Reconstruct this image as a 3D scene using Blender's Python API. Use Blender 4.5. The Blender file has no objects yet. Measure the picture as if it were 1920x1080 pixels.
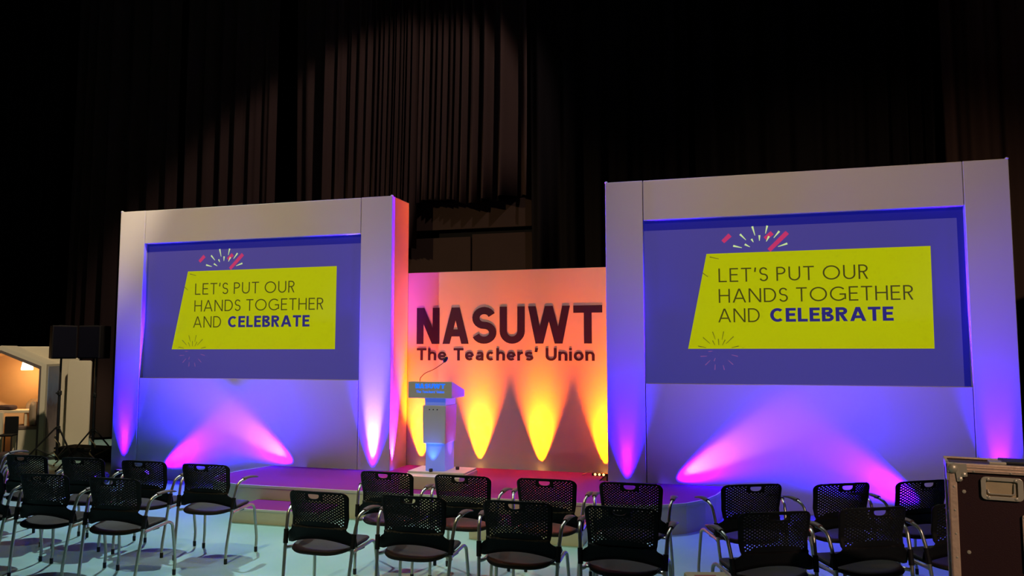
import bpy, math, random
from mathutils import Vector, Matrix
PI = math.pi
R = math.radians
random.seed(7)
C = bpy.context.scene.collection
S = bpy.context.scene

# ---------------------------------------------------------------- camera
CAM_P = Vector((0.0, -8.975, 1.759))
yaw, pitch, roll = -0.27914, 0.08134, -0.0003
fw = Vector((math.sin(yaw)*math.cos(pitch), math.cos(yaw)*math.cos(pitch), math.sin(pitch)))
r0 = Vector((math.cos(yaw), -math.sin(yaw), 0)); u0 = r0.cross(fw)
rr = r0*math.cos(roll)+u0*math.sin(roll); uu = -r0*math.sin(roll)+u0*math.cos(roll)
cam = bpy.data.cameras.new('camera'); cam.sensor_width = 36; cam.lens = 1442/1920*36
cam.clip_end = 200
co = bpy.data.objects.new('camera', cam); C.objects.link(co)
co.matrix_world = Matrix(((rr.x, uu.x, -fw.x, CAM_P.x), (rr.y, uu.y, -fw.y, CAM_P.y), (rr.z, uu.z, -fw.z, CAM_P.z), (0, 0, 0, 1)))
S.camera = co

# ---------------------------------------------------------------- world, exposure, hall lights, added fills
w = bpy.data.worlds.new('hall_dark'); S.world = w; w.use_nodes = True
w.node_tree.nodes['Background'].inputs[0].default_value = (0.5, 0.55, 0.8, 1)
w.node_tree.nodes['Background'].inputs[1].default_value = 0.0025
S.view_settings.view_transform = 'Standard'; S.view_settings.look = 'None'
S.view_settings.exposure = 0.0; S.view_settings.gamma = 1.0; S.view_settings.use_curve_mapping = False

def spot(name, loc, target, power, color, angle, blend=1.0, radius=0.05):
    l = bpy.data.lights.new(name, 'SPOT'); l.energy = power; l.color = color
    l.spot_size = R(angle); l.spot_blend = blend; l.shadow_soft_size = radius
    o = bpy.data.objects.new(name, l); C.objects.link(o); o.location = loc
    d = Vector(target)-Vector(loc); o.rotation_euler = d.to_track_quat('-Z', 'Y').to_euler()
    return o
def area(name, loc, target, power, color, sx, sy):
    l = bpy.data.lights.new(name, 'AREA'); l.energy = power; l.color = color; l.shape = 'RECTANGLE'; l.size = sx; l.size_y = sy
    o = bpy.data.objects.new(name, l); C.objects.link(o); o.location = loc
    d = Vector(target)-Vector(loc); o.rotation_euler = d.to_track_quat('-Z', 'Y').to_euler()
    return o
WARM = (1.0, 0.80, 0.52)
spot('front_truss_spot', (-13.0, -10.5, 8.5), (-6.2, 0, 3.5), 3500, (1.0, .72, .40), 28, 1, .12)
spot('front_truss_spot', (-2.0, -11, 8.5), (0.8, 0, 3.4), 2150, (1.0, .71, .44), 32, 1, .12)
spot('fascia_truss_spot', (-3.0, -7.5, 10.5), (-2.9, -2.3, 0.0), 1900, (1.0, .86, .42), 28, .8, .12)
spot('curtain_spot', (0.5, -3, 10.5), (-6.7, 4, 3.9), 850, (1.0, .78, .70), 36, .35, .12)
spot('curtain_spot', (1.0, -4, 10.5), (5.2, 4, 4.6), 40, (1.0, .5, .4), 34, 1, .12)
spot('floor_truss_spot', (-7.5, 0.4, 9.0), (-5.6, -3.7, 0), 2300, (.78, 1.0, .97), 62, 1, .07)
spot('floor_truss_spot', (-1.5, 0.4, 9.0), (-1.0, -3.7, 0), 800, (.78, .98, .94), 62, 1, .07)
spot('floor_truss_spot', (-4.5, -3.4, 9.0), (-4.4, -3.4, 0), 340, (.9, 1.0, .88), 64, 1, .07)
spot('violet_truss_spot', (-6.6, -0.9, 8.5), (-6.5, -1.0, 0), 1200, (.06, .0, 1.0), 26, 1, .07)
spot('violet_truss_spot', (1.4, -0.9, 8.5), (1.0, -1.1, 0), 1300, (.06, .0, 1.0), 28, 1, .07)
spot('violet_stage_spot', (-4.9, 1.2, 8.5), (-4.9, -.75, 0), 1700, (.05, .0, 1.0), 18, 1, .07)
spot('violet_stage_spot', (-0.9, 1.2, 8.5), (-0.7, -.75, 0), 1700, (.05, .0, 1.0), 18, 1, .07)
spot('magenta_truss_spot', (-2.8, -1.2, 8.5), (-2.6, -0.7, 0), 480, (1.0, .04, .10), 20, 1, .07)
spot('booth_fill_spot', (-4.5, -3.0, 9.5), (-11.4, 1.4, .8), 3300, (1.0, .82, .56), 22, .8, .12)  # added fill lamp, brightens the booth, its print and the partitions
spot('case_fill_spot', (4.2, -13.5, 6.0), (1.35, -5.3, 1.0), 1900, (1.0, .72, .52), 11, .8, .12)  # added fill from behind the camera, only to light the flight case

# ---------------------------------------------------------------- helpers
def tag(o, label=None, cat=None, group=None, kind=None):
    if label: o['label'] = label
    if cat: o['category'] = cat
    if group: o['group'] = group
    if kind: o['kind'] = kind
    return o
def empty(name, loc=(0, 0, 0), rz=0, label=None, cat=None, group=None):
    o = bpy.data.objects.new(name, None); C.objects.link(o); o.location = loc; o.rotation_euler = (0, 0, rz)
    o.empty_display_size = .1
    return tag(o, label, cat, group)
def copy_tree(o, parent=None):
    c = o.copy(); C.objects.link(c)
    if parent is not None:
        c.parent = parent
    for ch in o.children: copy_tree(ch, c)
    return c

class MB:
    def __init__(s): s.v = []; s.f = []; s.m = []; s.mi = 0
    def add(s, vs, fs):
        b = len(s.v); s.v += [tuple(v) for v in vs]; s.f += [tuple(b+i for i in f) for f in fs]; s.m += [s.mi]*len(fs); return s
    def box(s, x0, x1, y0, y1, z0, z1):
        vs = [(x, y, z) for z in (z0, z1) for y in (y0, y1) for x in (x0, x1)]
        return s.add(vs, [(0, 2, 3, 1), (4, 5, 7, 6), (0, 1, 5, 4), (2, 6, 7, 3), (0, 4, 6, 2), (1, 3, 7, 5)])
    def bar(s, a, b, wx, wy=None, up=(0, 0, 1)):
        wy = wy or wx; a = Vector(a); b = Vector(b); d = (b-a).normalized(); up = Vector(up)
        if abs(d.dot(up)) > .98: up = Vector((0, 1, 0))
        x = d.cross(up).normalized(); y = x.cross(d)
        vs = []
        for p in (a, b):
            for sx, sy in ((-1, -1), (1, -1), (1, 1), (-1, 1)): vs.append(p+x*sx*wx/2+y*sy*wy/2)
        return s.add(vs, [(0, 1, 2, 3)[::-1], (4, 5, 6, 7), (0, 1, 5, 4), (1, 2, 6, 5), (2, 3, 7, 6), (3, 0, 4, 7)])
    def tube(s, pts, r, n=10, rs=None):
        pts = [Vector(p) for p in pts]; k = len(pts); vs = []; fs = []
        t0 = (pts[1]-pts[0]).normalized(); nrm = t0.orthogonal().normalized()
        for i, p in enumerate(pts):
            if i == 0: t = pts[1]-pts[0]
            elif i == k-1: t = pts[-1]-pts[-2]
            else: t = (pts[i+1]-p).normalized()+(p-pts[i-1]).normalized()
            t.normalize(); nrm = (nrm-t*nrm.dot(t)).normalized(); bn = t.cross(nrm)
            rad = rs[i] if rs else r
            for j in range(n):
                a = 2*PI*j/n; vs.append(p+nrm*math.cos(a)*rad+bn*math.sin(a)*rad)
        for i in range(k-1):
            for j in range(n):
                fs.append((i*n+j, i*n+(j+1) % n, (i+1)*n+(j+1) % n, (i+1)*n+j))
        fs.append(tuple(range(n))[::-1]); fs.append(tuple(range((k-1)*n, k*n)))
        return s.add(vs, fs)
    def lathe(s, prof, c=(0, 0, 0), n=24, axis=None):
        vs = []; fs = []; c = Vector(c)
        M = Vector(axis).normalized().to_track_quat('Z', 'Y').to_matrix() if axis else Matrix.Identity(3)
        for r, z in prof:
            for j in range(n):
                a = 2*PI*j/n; vs.append(c+M @ Vector((r*math.cos(a), r*math.sin(a), z)))
        for i in range(len(prof)-1):
            for j in range(n):
                fs.append((i*n+j, i*n+(j+1) % n, (i+1)*n+(j+1) % n, (i+1)*n+j))
        fs.append(tuple(range(n))[::-1]); fs.append(tuple(range((len(prof)-1)*n, len(prof)*n)))
        return s.add(vs, fs)
    def prism(s, poly, fn, d0, d1):
        """poly: 2D ccw points; fn(a,b,d)->xyz"""
        n = len(poly)
        vs = [fn(a, b, d0) for a, b in poly]+[fn(a, b, d1) for a, b in poly]
        fs = [tuple(range(n))[::-1], tuple(range(n, 2*n))]+[(i, (i+1) % n, n+(i+1) % n, n+i) for i in range(n)]
        return s.add(vs, fs)
    def build(s, name, mat, parent=None, smooth=False, bevel=0, seg=2, fix=True):
        me = bpy.data.meshes.new(name); me.from_pydata(s.v, [], s.f); me.update()
        mats = mat if isinstance(mat, (list, tuple)) else [mat]
        for m in mats: me.materials.append(m)
        if len(mats) > 1: me.polygons.foreach_set('material_index', s.m)
        if fix:
            import bmesh
            bm = bmesh.new(); bm.from_mesh(me); bmesh.ops.recalc_face_normals(bm, faces=bm.faces); bm.to_mesh(me); bm.free()
        if smooth:
            me.polygons.foreach_set('use_smooth', [True]*len(me.polygons))
            try: me.set_sharp_from_angle(angle=R(40))
            except Exception: pass
        o = bpy.data.objects.new(name, me); C.objects.link(o)
        if parent: o.parent = parent
        if bevel:
            b = o.modifiers.new('bevel', 'BEVEL'); b.width = bevel; b.segments = seg; b.limit_method = 'ANGLE'; b.angle_limit = R(40)
        return o

def rrect(x0, x1, y0, y1, r, n=5):
    out = []
    for cx, cy, a0 in ((x1-r, y0+r, -90), (x1-r, y1-r, 0), (x0+r, y1-r, 90), (x0+r, y0+r, 180)):
        for i in range(n+1):
            a = R(a0+90*i/n); out.append((cx+r*math.cos(a), cy+r*math.sin(a)))
    return out
def bend(pts, r=.03, n=5):
    """round the corners of a polyline"""
    pts = [Vector(p) for p in pts]; out = [pts[0]]
    for i in range(1, len(pts)-1):
        a, b, c = pts[i-1], pts[i], pts[i+1]
        rr_ = min(r, (a-b).length*.45, (c-b).length*.45)
        p = b+(a-b).normalized()*rr_; q = b+(c-b).normalized()*rr_
        for k in range(n+1):
            t = k/n; out.append(p*(1-t)**2+b*2*t*(1-t)+q*t*t)
    out.append(pts[-1]); return out

# ---------------------------------------------------------------- materials
def mat(name, col, rough=.5, metal=0, noise=0, nscale=8, bump=0, bscale=60, spec=.5, emit=None, estr=0, coat=0):
    m = bpy.data.materials.new(name); m.use_nodes = True; nt = m.node_tree; b = nt.nodes['Principled BSDF']
    b.inputs['Base Color'].default_value = (*col, 1); b.inputs['Roughness'].default_value = rough
    b.inputs['Metallic'].default_value = metal; b.inputs['Specular IOR Level'].default_value = spec
    if coat: b.inputs['Coat Weight'].default_value = coat
    if emit: b.inputs['Emission Color'].default_value = (*emit, 1); b.inputs['Emission Strength'].default_value = estr
    tc = nt.nodes.new('ShaderNodeTexCoord')
    if noise:
        n = nt.nodes.new('ShaderNodeTexNoise'); n.inputs['Scale'].default_value = nscale; n.inputs['Detail'].default_value = 4
        nt.links.new(tc.outputs['Object'], n.inputs['Vector'])
        mp = nt.nodes.new('ShaderNodeMapRange'); mp.inputs[3].default_value = 1-noise; mp.inputs[4].default_value = 1+noise
        nt.links.new(n.outputs['Fac'], mp.inputs[0])
        mx = nt.nodes.new('ShaderNodeVectorMath'); mx.operation = 'SCALE'; mx.inputs[0].default_value = col
        nt.links.new(mp.outputs[0], mx.inputs['Scale']); nt.links.new(mx.outputs[0], b.inputs['Base Color'])
    if bump:
        n = nt.nodes.new('ShaderNodeTexNoise'); n.inputs['Scale'].default_value = bscale; n.inputs['Detail'].default_value = 3
        nt.links.new(tc.outputs['Object'], n.inputs['Vector'])
        bp = nt.nodes.new('ShaderNodeBump'); bp.inputs['Strength'].default_value = bump; bp.inputs['Distance'].default_value = .01
        nt.links.new(n.outputs['Fac'], bp.inputs['Height']); nt.links.new(bp.outputs[0], b.inputs['Normal'])
    return m
M = {}
M['set_white'] = mat('painted_panel', (.70, .665, .64), .75, noise=.02, nscale=3, spec=.2)
M['seam'] = mat('dark_seam', (.02, .02, .02), .8)
M['stage_top'] = mat('stage_carpet', (.21, .020, .19), .8, noise=.06, nscale=5, bump=.3, bscale=150, spec=.12)
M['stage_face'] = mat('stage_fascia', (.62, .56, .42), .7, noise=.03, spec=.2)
M['trim'] = mat('stage_trim', (.62, .58, .52), .4)
M['plastic'] = mat('black_plastic', (.009, .008, .010), .62, spec=.2, bump=.12, bscale=220)
M['seatplastic'] = mat('dark_brown_plastic', (.022, .013, .012), .58, spec=.22, bump=.1, bscale=200)
M['tube'] = mat('satin_steel_tube', (.50, .48, .43), .30, metal=.85)
M['pad'] = mat('brown_arm_pad', (.085, .045, .05), .5)
M['rubber'] = mat('black_rubber', (.008, .008, .008), .6)
M['black'] = mat('matt_black', (.006, .006, .007), .8, spec=.2)
M['blackmetal'] = mat('black_metal', (.012, .012, .014), .45)
M['grille'] = mat('speaker_grille', (.004, .004, .010), .8, spec=.08, bump=.6, bscale=400)
M['cabinet'] = mat('speaker_cabinet', (.010, .008, .009), .7, bump=.3, bscale=200, spec=.15)
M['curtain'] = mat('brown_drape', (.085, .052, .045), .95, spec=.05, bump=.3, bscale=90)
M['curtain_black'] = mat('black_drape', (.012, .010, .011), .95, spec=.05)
M['hall'] = mat('hall_black', (.006, .006, .007), .9, spec=.1)
M['ply'] = mat('brown_flat', (.045, .027, .021), .8, noise=.15, nscale=2, spec=.1)
M['vinyl'] = mat('dark_blue_vinyl', (.030, .012, .060), .5, spec=.3)
M['case'] = mat('case_laminate', (.030, .009, .010), .40, noise=.12, nscale=5, bump=.15, bscale=250, spec=.4)
M['alu'] = mat('worn_aluminium', (.66, .45, .33), .45, metal=.3, noise=.18, nscale=14, bump=.25, bscale=40)
M['zinc'] = mat('zinc_fitting', (.52, .46, .36), .4, metal=.4, noise=.15, nscale=20)
M['brass'] = mat('worn_handle_dish', (.55, .42, .26), .4, metal=.35, noise=.2, nscale=18)
M['frost'] = mat('frosted_lectern', (.56, .54, .54), .45, spec=.4)
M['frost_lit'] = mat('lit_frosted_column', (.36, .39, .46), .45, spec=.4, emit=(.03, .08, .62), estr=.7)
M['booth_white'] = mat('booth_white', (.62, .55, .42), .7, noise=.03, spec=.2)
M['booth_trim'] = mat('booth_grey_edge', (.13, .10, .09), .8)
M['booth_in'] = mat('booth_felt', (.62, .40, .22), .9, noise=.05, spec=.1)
M['wood'] = mat('pale_wood', (.75, .62, .42), .5, noise=.06, nscale=6)
M['cushion'] = mat('tan_cushion', (.34, .25, .17), .9, noise=.1, bump=.3)
M['cushion_dark'] = mat('grey_seat_pad', (.16, .11, .09), .9)
M['darkcloth'] = mat('dark_cloth', (.05, .03, .032), .9, noise=.3, bump=.5, bscale=20)
M['card'] = mat('tan_cardboard', (.62, .44, .27), .8, noise=.08)
M['print_red'] = mat('red_print', (.45, .06, .03), .7)
M['white_line'] = mat('white_print', (.8, .8, .8), .6)
M['tape_y'] = mat('yellow_cable', (.55, .45, .22), .6)
M['zip'] = mat('pale_strap', (.7, .7, .68), .6)

def emis(name, col, strength, diff=(.05, .05, .05)):
    return mat(name, diff, .6, spec=.1, emit=col, estr=strength)
M['scr_bg'] = emis('projected_blue', (.026, .028, .215), 1, (.10, .075, .11))
M['scr_band'] = emis('unprojected_blue_glow', (.005, .006, .19), 1, (.02, .02, .06))  # unprojected screen border; the blue light on it is put in as emission
M['scr_yel'] = emis('projected_lime', (.39, .42, .0005), 1, (.03, .03, .002))
M['scr_thin'] = emis('projected_olive_text', (.045, .040, .004), 1, (.02, .02, .01))
M['scr_bold'] = emis('projected_navy_text', (.016, .014, .14), 1, (.02, .02, .03))
M['scr_pink'] = emis('projected_pink', (.48, .02, .12), 1)
M['scr_white'] = emis('projected_pale_green', (.55, .72, .30), 1)
M['scr_olive'] = emis('projected_olive_streak', (.10, .09, .0), 1)
M['scr_purple'] = emis('projected_purple_streak', (.17, .06, .26), 1)
M['logo_blue'] = emis('lit_logo_blue', (.0, .12, 1.0), 1.5)
M['lamp'] = emis('lit_glass', (1.0, .80, .50), 5)
M['led_amber'] = emis('amber_led', (1.0, .45, .12), 5)
M['led_blue'] = emis('blue_led', (.10, .03, 1.0), 8)

# floor: pale teal carpet tiles with faint worn swirls
m = bpy.data.materials.new('teal_floor'); m.use_nodes = True; nt = m.node_tree; b = nt.nodes['Principled BSDF']
tc = nt.nodes.new('ShaderNodeTexCoord')
n1 = nt.nodes.new('ShaderNodeTexNoise'); n1.inputs['Scale'].default_value = 1.1; n1.inputs['Detail'].default_value = 3
n2 = nt.nodes.new('ShaderNodeTexNoise'); n2.inputs['Scale'].default_value = 180; n2.inputs['Detail'].default_value = 2
cr = nt.nodes.new('ShaderNodeValToRGB'); cr.color_ramp.elements[0].color = (.23, .42, .41, 1); cr.color_ramp.elements[1].color = (.30, .49, .49, 1)
cr.color_ramp.elements[0].position = .35; cr.color_ramp.elements[1].position = .65
nt.links.new(tc.outputs['Object'], n1.inputs['Vector']); nt.links.new(tc.outputs['Object'], n2.inputs['Vector'])
nt.links.new(n1.outputs['Fac'], cr.inputs[0]); nt.links.new(cr.outputs[0], b.inputs['Base Color'])
bp = nt.nodes.new('ShaderNodeBump'); bp.inputs['Strength'].default_value = .25; bp.inputs['Distance'].default_value = .004
nt.links.new(n2.outputs['Fac'], bp.inputs['Height']); nt.links.new(bp.outputs[0], b.inputs['Normal'])
b.inputs['Roughness'].default_value = .55; b.inputs['Specular IOR Level'].default_value = .35
M['floor'] = m

def gradient_mat(name, stops, z0, z1, rough=.6, axis='Z', speck=None):
    m = bpy.data.materials.new(name); m.use_nodes = True; nt = m.node_tree; b = nt.nodes['Principled BSDF']
    tc = nt.nodes.new('ShaderNodeTexCoord'); sp = nt.nodes.new('ShaderNodeSeparateXYZ'); mp = nt.nodes.new('ShaderNodeMapRange')
    nt.links.new(tc.outputs['Object'], sp.inputs[0]); nt.links.new(sp.outputs[axis], mp.inputs[0])
    mp.inputs[1].default_value = z0; mp.inputs[2].default_value = z1
    cr = nt.nodes.new('ShaderNodeValToRGB'); els = cr.color_ramp.elements
    while len(els) < len(stops): els.new(.5)
    for e, (p, c) in zip(els, stops): e.position = p; e.color = (*c, 1)
    src = mp.outputs[0]
    if speck:
        n = nt.nodes.new('ShaderNodeTexNoise'); n.inputs['Scale'].default_value = speck; n.inputs['Detail'].default_value = 5
        nt.links.new(tc.outputs['Object'], n.inputs['Vector'])
        ad = nt.nodes.new('ShaderNodeMath'); ad.operation = 'MULTIPLY_ADD'; ad.inputs[1].default_value = .35; ad.inputs[2].default_value = -.17
        nt.links.new(n.outputs['Fac'], ad.inputs[0])
        a2 = nt.nodes.new('ShaderNodeMath'); nt.links.new(ad.outputs[0], a2.inputs[0]); nt.links.new(mp.outputs[0], a2.inputs[1]); src = a2.outputs[0]
    nt.links.new(src, cr.inputs[0]); nt.links.new(cr.outputs[0], b.inputs['Base Color']); b.inputs['Roughness'].default_value = rough
    return m
M['banner'] = gradient_mat('red_to_violet_print', [(0, (.03, .005, .12)), (.35, (.12, .01, .12)), (.7, (.32, .012, .05)), (1, (.30, .012, .03))], 0, .75)
M['photo_print'] = gradient_mat('town_photo_print', [(0, (.30, .24, .22)), (.35, (.22, .17, .18)), (.55, (.10, .07, .09)), (.62, (.12, .15, .26)), (.8, (.15, .22, .38)), (1, (.26, .26, .32))], 0.05, 1.5, speck=7)
# zig-zag striped cable wrap
m = bpy.data.materials.new('striped_cable_wrap'); m.use_nodes = True; nt = m.node_tree; b = nt.nodes['Principled BSDF']
tc = nt.nodes.new('ShaderNodeTexCoord'); wv = nt.nodes.new('ShaderNodeTexWave'); wv.bands_direction = 'DIAGONAL'; wv.inputs['Scale'].default_value = 6
cr = nt.nodes.new('ShaderNodeValToRGB'); cr.color_ramp.interpolation = 'CONSTANT'; cr.color_ramp.elements[0].color = (.015, .012, .01, 1); cr.color_ramp.elements[1].color = (.75, .6, .33, 1); cr.color_ramp.elements[1].position = .45
nt.links.new(tc.outputs['Object'], wv.inputs['Vector']); nt.links.new(wv.outputs['Fac'], cr.inputs[0]); nt.links.new(cr.outputs[0], b.inputs['Base Color'])
M['wrap'] = m

# ---------------------------------------------------------------- stroke lettering
def clip(poly, y0, y1):
    for s_, lim in ((1, y0), (-1, -y1)):
        out = []
        for i in range(len(poly)):
            p, q = poly[i], poly[(i+1) % len(poly)]
            a, b_ = s_*p[1]-lim, s_*q[1]-lim
            if a >= 0: out.append(p)
            if a*b_ < 0:
                t = a/(a-b_); out.append((p[0]+(q[0]-p[0])*t, p[1]+(q[1]-p[1])*t))
        poly = out
        if not poly: return []
    return poly
def arc(cx, cy, rx, ry, a0, a1, n=14):
    return [(cx+rx*math.cos(R(a0+(a1-a0)*i/n)), cy+ry*math.sin(R(a0+(a1-a0)*i/n))) for i in range(n+1)]
def glyph(ch, w, t):
    h = t/2; L = []            # list of (points, clip?)
    X = w-h; T = 1-h
    def D(ax, bx): # diagonal from bottom x ax to top x bx (centre line), extended past the clip
        e = .3; return [(ax-(bx-ax)*e, -e), (bx+(bx-ax)*e, 1+e)]
    if ch == 'L': L = [[(h, 0), (h, 1)], [(0, h), (w, h)]]
    elif ch == 'E': L = [[(h, 0), (h, 1)], [(0, h), (w, h)], [(0, T), (w, T)], [(0, .52), (w*.92, .52)]]
    elif ch == 'T': L = [[(w/2, 0), (w/2, 1)], [(0, T), (w, T)]]
    elif ch == 'H': L = [[(h, 0), (h, 1)], [(X, 0), (X, 1)], [(h, .52), (X, .52)]]
    elif ch == 'N': L = [[(h, 0), (h, 1)], [(X, 0), (X, 1)], D(X-h*.1, h*1.1)]
    elif ch == 'A': L = [D(h, w/2-h*.12), D(X, w/2+h*.12), [(w*.2, .30), (w*.8, .30)]]
    elif ch == 'W': L = [D(w*.27, h), D(w*.27, w*.5), D(w*.73, w*.5), D(w*.73, X)]
    elif ch == 'U':
        r = X-w/2; L = [[(h, 1), (h, h+r*1.05)]+arc(w/2, h+r*1.05, r, r*1.05, 180, 360)+[(X, 1)]]
    elif ch == 'O': L = [arc(w/2, .5, w/2-h, .5-h, 0, 360, 36)]
    elif ch == 'C': L = [arc(w*.54, .5, w*.54-h, .5-h, 48, 312, 28)]
    elif ch == 'G': L = [arc(w*.53, .5, w*.53-h, .5-h, 45, 318, 28), [(X, .12), (X, .47)], [(w*.6, .47), (w, .47)]]
    elif ch == 'D': L = [[(h, 0), (h, 1)], [(0, T), (w*.4, T)]+arc(w*.4, .5, w*.6-h, .5-h, 90, -90, 20)+[(0, h)]]
    elif ch == 'P': L = [[(h, 0), (h, 1)], [(0, T), (w-.29, T)]+arc(w-.29, .73, .29-h, .27-h, 90, -90, 12)+[(0, .46+h)]]
    elif ch == 'R': L = [[(h, 0), (h, 1)], [(0, T), (w-.31, T)]+arc(w-.31, .73, .27-h, .27-h, 90, -90, 12)+[(0, .46+h)], [(w*.45, .5), (X+h*.2, -.1)]]
    elif ch == 'B': L = [[(h, 0), (h, 1)], [(0, T), (w-.30, T)]+arc(w-.30, .755, .25-h, .245-h*.9, 90, -90, 12)+[(0, .52)], [(w-.3, .52)]+arc(w-.29, .27, .29-h, .27-h, 90, -90, 12)+[(0, h)]]
    elif ch == 'S':
        r1 = (1-t)/4
        L = [arc(w/2, T-r1, w/2-h-.02*w, r1, 22, 270, 16)[:-1]+arc(w/2, h+r1, w/2-h, r1, 90, -160, 18)]
    elif ch == "'": L = [[(w*.62, 1), (w*.3, .68)]]
    x = .72
    xh = x-h
    if ch == 'h' or ch == 'n':
        top = 1 if ch == 'h' else x; r = (w-t)/2
        L = [[(h, 0), (h, top)], arc(w/2, xh-r*.95, r, r*.95, 180, 0)+[(X, 0)]]
    elif ch == 'e': L = [arc(w/2, x/2, w/2-h, x/2-h, 0, 318, 26), [(h, x*.5-.01), (X, x*.5-.01)]]
    elif ch == 'c': L = [arc(w/2, x/2, w/2-h, x/2-h, 45, 315, 24)]
    elif ch == 'o': L = [arc(w/2, x/2, w/2-h, x/2-h, 0, 360, 30)]
    elif ch == 'a': L = [arc(w*.48, xh-.14, w*.40-h, .14, 160, 0, 12)+[(w*.88-h, 0)], [(w*.88-h, .42)]+arc(w*.42, .22, w*.40-h, .22-h, 80, 290, 14)+[(w*.88-h, .18)]]
    elif ch == 'r': L = [[(h, 0), (h, x)], arc(w*.95, xh-.22, w*.95-h, .22, 180, 92, 8)]
    elif ch == 's':
        r1 = (x-t)/4; L = [arc(w/2, xh-r1, w/2-h, r1, 25, 270, 12)[:-1]+arc(w/2, h+r1, w/2-h, r1, 90, -155, 14)]
    elif ch == 'i': L = [[(h, 0), (h, x)], [(h, .84), (h, 1)]]
    return L
def text_polys(word, widths, t, gap, space=.3):
    x = 0; out = []
    for ch in word:
        if ch == ' ': x += space; continue
        wd = widths.get(ch, .6)
        for pl in glyph(ch, wd, t):
            closed = len(pl) > 20 and (Vector(pl[0])-Vector(pl[-1])).length < 1e-4
            n = len(pl); ns = []
            for i in range(n):                      # mitre normals
                if closed and i in (0, n-1): a, c = Vector(pl[-2]), Vector(pl[1])
                else: a = Vector(pl[max(0, i-1)]); c = Vector(pl[min(n-1, i+1)])
                b_ = Vector(pl[i])
                d1 = (b_-a); d2 = (c-b_)
                d1 = d1.normalized() if d1.length > 1e-6 else d2.normalized(); d2 = d2.normalized() if d2.length > 1e-6 else d1
                tt = (d1+d2).normalized(); nn = Vector((-tt.y, tt.x)); ns.append(nn*(t/2)/max(.5, nn.dot(Vector((-d1.y, d1.x)))))
            for i in range(n-1):
                q = [Vector(pl[i])-ns[i], Vector(pl[i+1])-ns[i+1], Vector(pl[i+1])+ns[i+1], Vector(pl[i])+ns[i]]
                q = clip([(p.x, p.y) for p in q], 0, 1.0)
                if len(q) > 2: out.append([(p[0]+x, p[1]) for p in q])
        x += wd+gap
    return out, x-gap
def lettering(name, word, widths, t, gap, x0, x1, z0, hgt, y, mt, parent, space=.3, thick=.002):
    polys, tw = text_polys(word, widths, t, gap, space); sx = (x1-x0)/tw
    off = 0
    for wd in word.split(' '):
        polys, w1 = text_polys(wd, widths, t, gap, space)
        mb = MB()
        for k, q in enumerate(polys):
            mb.add([(x0+(a+off)*sx, y-.0001-.000005*(k % 23), z0+b_*hgt) for a, b_ in q], [tuple(range(len(q)))])
        o_ = mb.build(name, mt, parent, fix=False)
        off += w1+gap+space
LW = dict(L=.50, E=.52, T=.62, S=.52, P=.54, U=.68, O=.98, R=.56, H=.68, A=.80, N=.74, D=.72, G=.90)
LW["'"] = .12
BW = dict(C=.76, E=.56, L=.54, B=.64, R=.66, A=.84, T=.66)

# ---------------------------------------------------------------- the room
XL, XR, YF, YB, ZT = -17.0, 9.0, -15.0, 6.0, 12.0
def struct(name, mb, mt): return tag(mb.build(name, mt), kind='structure')
struct('floor', MB().box(XL, XR, YF, YB, -.1, 0), M['floor'])
struct('ceiling', MB().box(XL-.2, XR+.2, YF-.2, YB+.2, ZT, ZT+.1), M['hall'])
struct('wall_back', MB().box(XL, XR, YB, YB+.2, 0, ZT), M['hall'])
struct('wall_front', MB().box(XL, XR, YF-.2, YF, 0, ZT), M['hall'])
struct('wall_left', MB().box(XL-.2, XL, YF, YB, 0, ZT), M['hall'])
struct('wall_right', MB().box(XR, XR+.2, YF, YB, 0, ZT), M['hall'])

# ---------------------------------------------------------------- drapes
def drape(x0, x1, z0, z1, y, mt, label, amp=.10, pitch=.22, lean=0, seed=0, hem=0):
    rnd = random.Random(seed); n = int((x1-x0)/.02); pitch *= 1.45; xs = [x0+(x1-x0)*i/n for i in range(n+1)]
    ph = rnd.random()*6; prof = []; x = 0; p = ph
    for i in range(n+1):
        k = 2*PI/(pitch*(1+.55*math.sin(i*.017+ph)+.25*math.sin(i*.043+2*ph)))
        p += k*(x1-x0)/n
        prof.append(math.sin(p)*amp*1.5*(.75+.35*math.sin(i*.031+ph))+.03*math.sin(p*2.3+1))
    nz = 8; vs = []; fs = []
    for j in range(nz+1):
        t = j/nz
        for i in range(n+1):
            zz = z0+(z1-z0)*t
            if j == 0 and hem: zz += hem*math.sin(i*.09)+hem*.4*math.sin(i*.23)
            sw = .06*math.sin(i*.02+t*2.2+ph)*(1-t)
            vs.append((xs[i]+lean*(1-t)*math.sin(i*.013+ph)+sw, y+prof[i]*(1-.35*t), zz))
    for j in range(nz):
        for i in range(n):
            a = j*(n+1)+i; fs.append((a, a+1, a+n+2, a+n+1))
    b_ = MB(); b_.add(vs, fs)
    o = b_.build('stage_curtain', mt, smooth=True, fix=False)
    s_ = o.modifiers.new('thickness', 'SOLIDIFY'); s_.thickness = .006
    return tag(o, label, 'curtain', 'drapes hanging behind the stage sets')
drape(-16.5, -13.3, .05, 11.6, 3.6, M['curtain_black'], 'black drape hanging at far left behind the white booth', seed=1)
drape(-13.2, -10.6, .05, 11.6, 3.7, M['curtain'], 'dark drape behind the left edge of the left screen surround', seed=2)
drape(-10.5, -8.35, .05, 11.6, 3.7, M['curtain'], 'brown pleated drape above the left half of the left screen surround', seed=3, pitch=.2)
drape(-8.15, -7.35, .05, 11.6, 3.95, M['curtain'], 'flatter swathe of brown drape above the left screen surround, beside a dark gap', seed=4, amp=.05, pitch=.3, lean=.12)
drape(-7.25, -5.45, 3.6, 11.6, 3.7, M['curtain'], 'brown pleated drape above the right end of the left screen surround', seed=5, pitch=.21, amp=.12)
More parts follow.
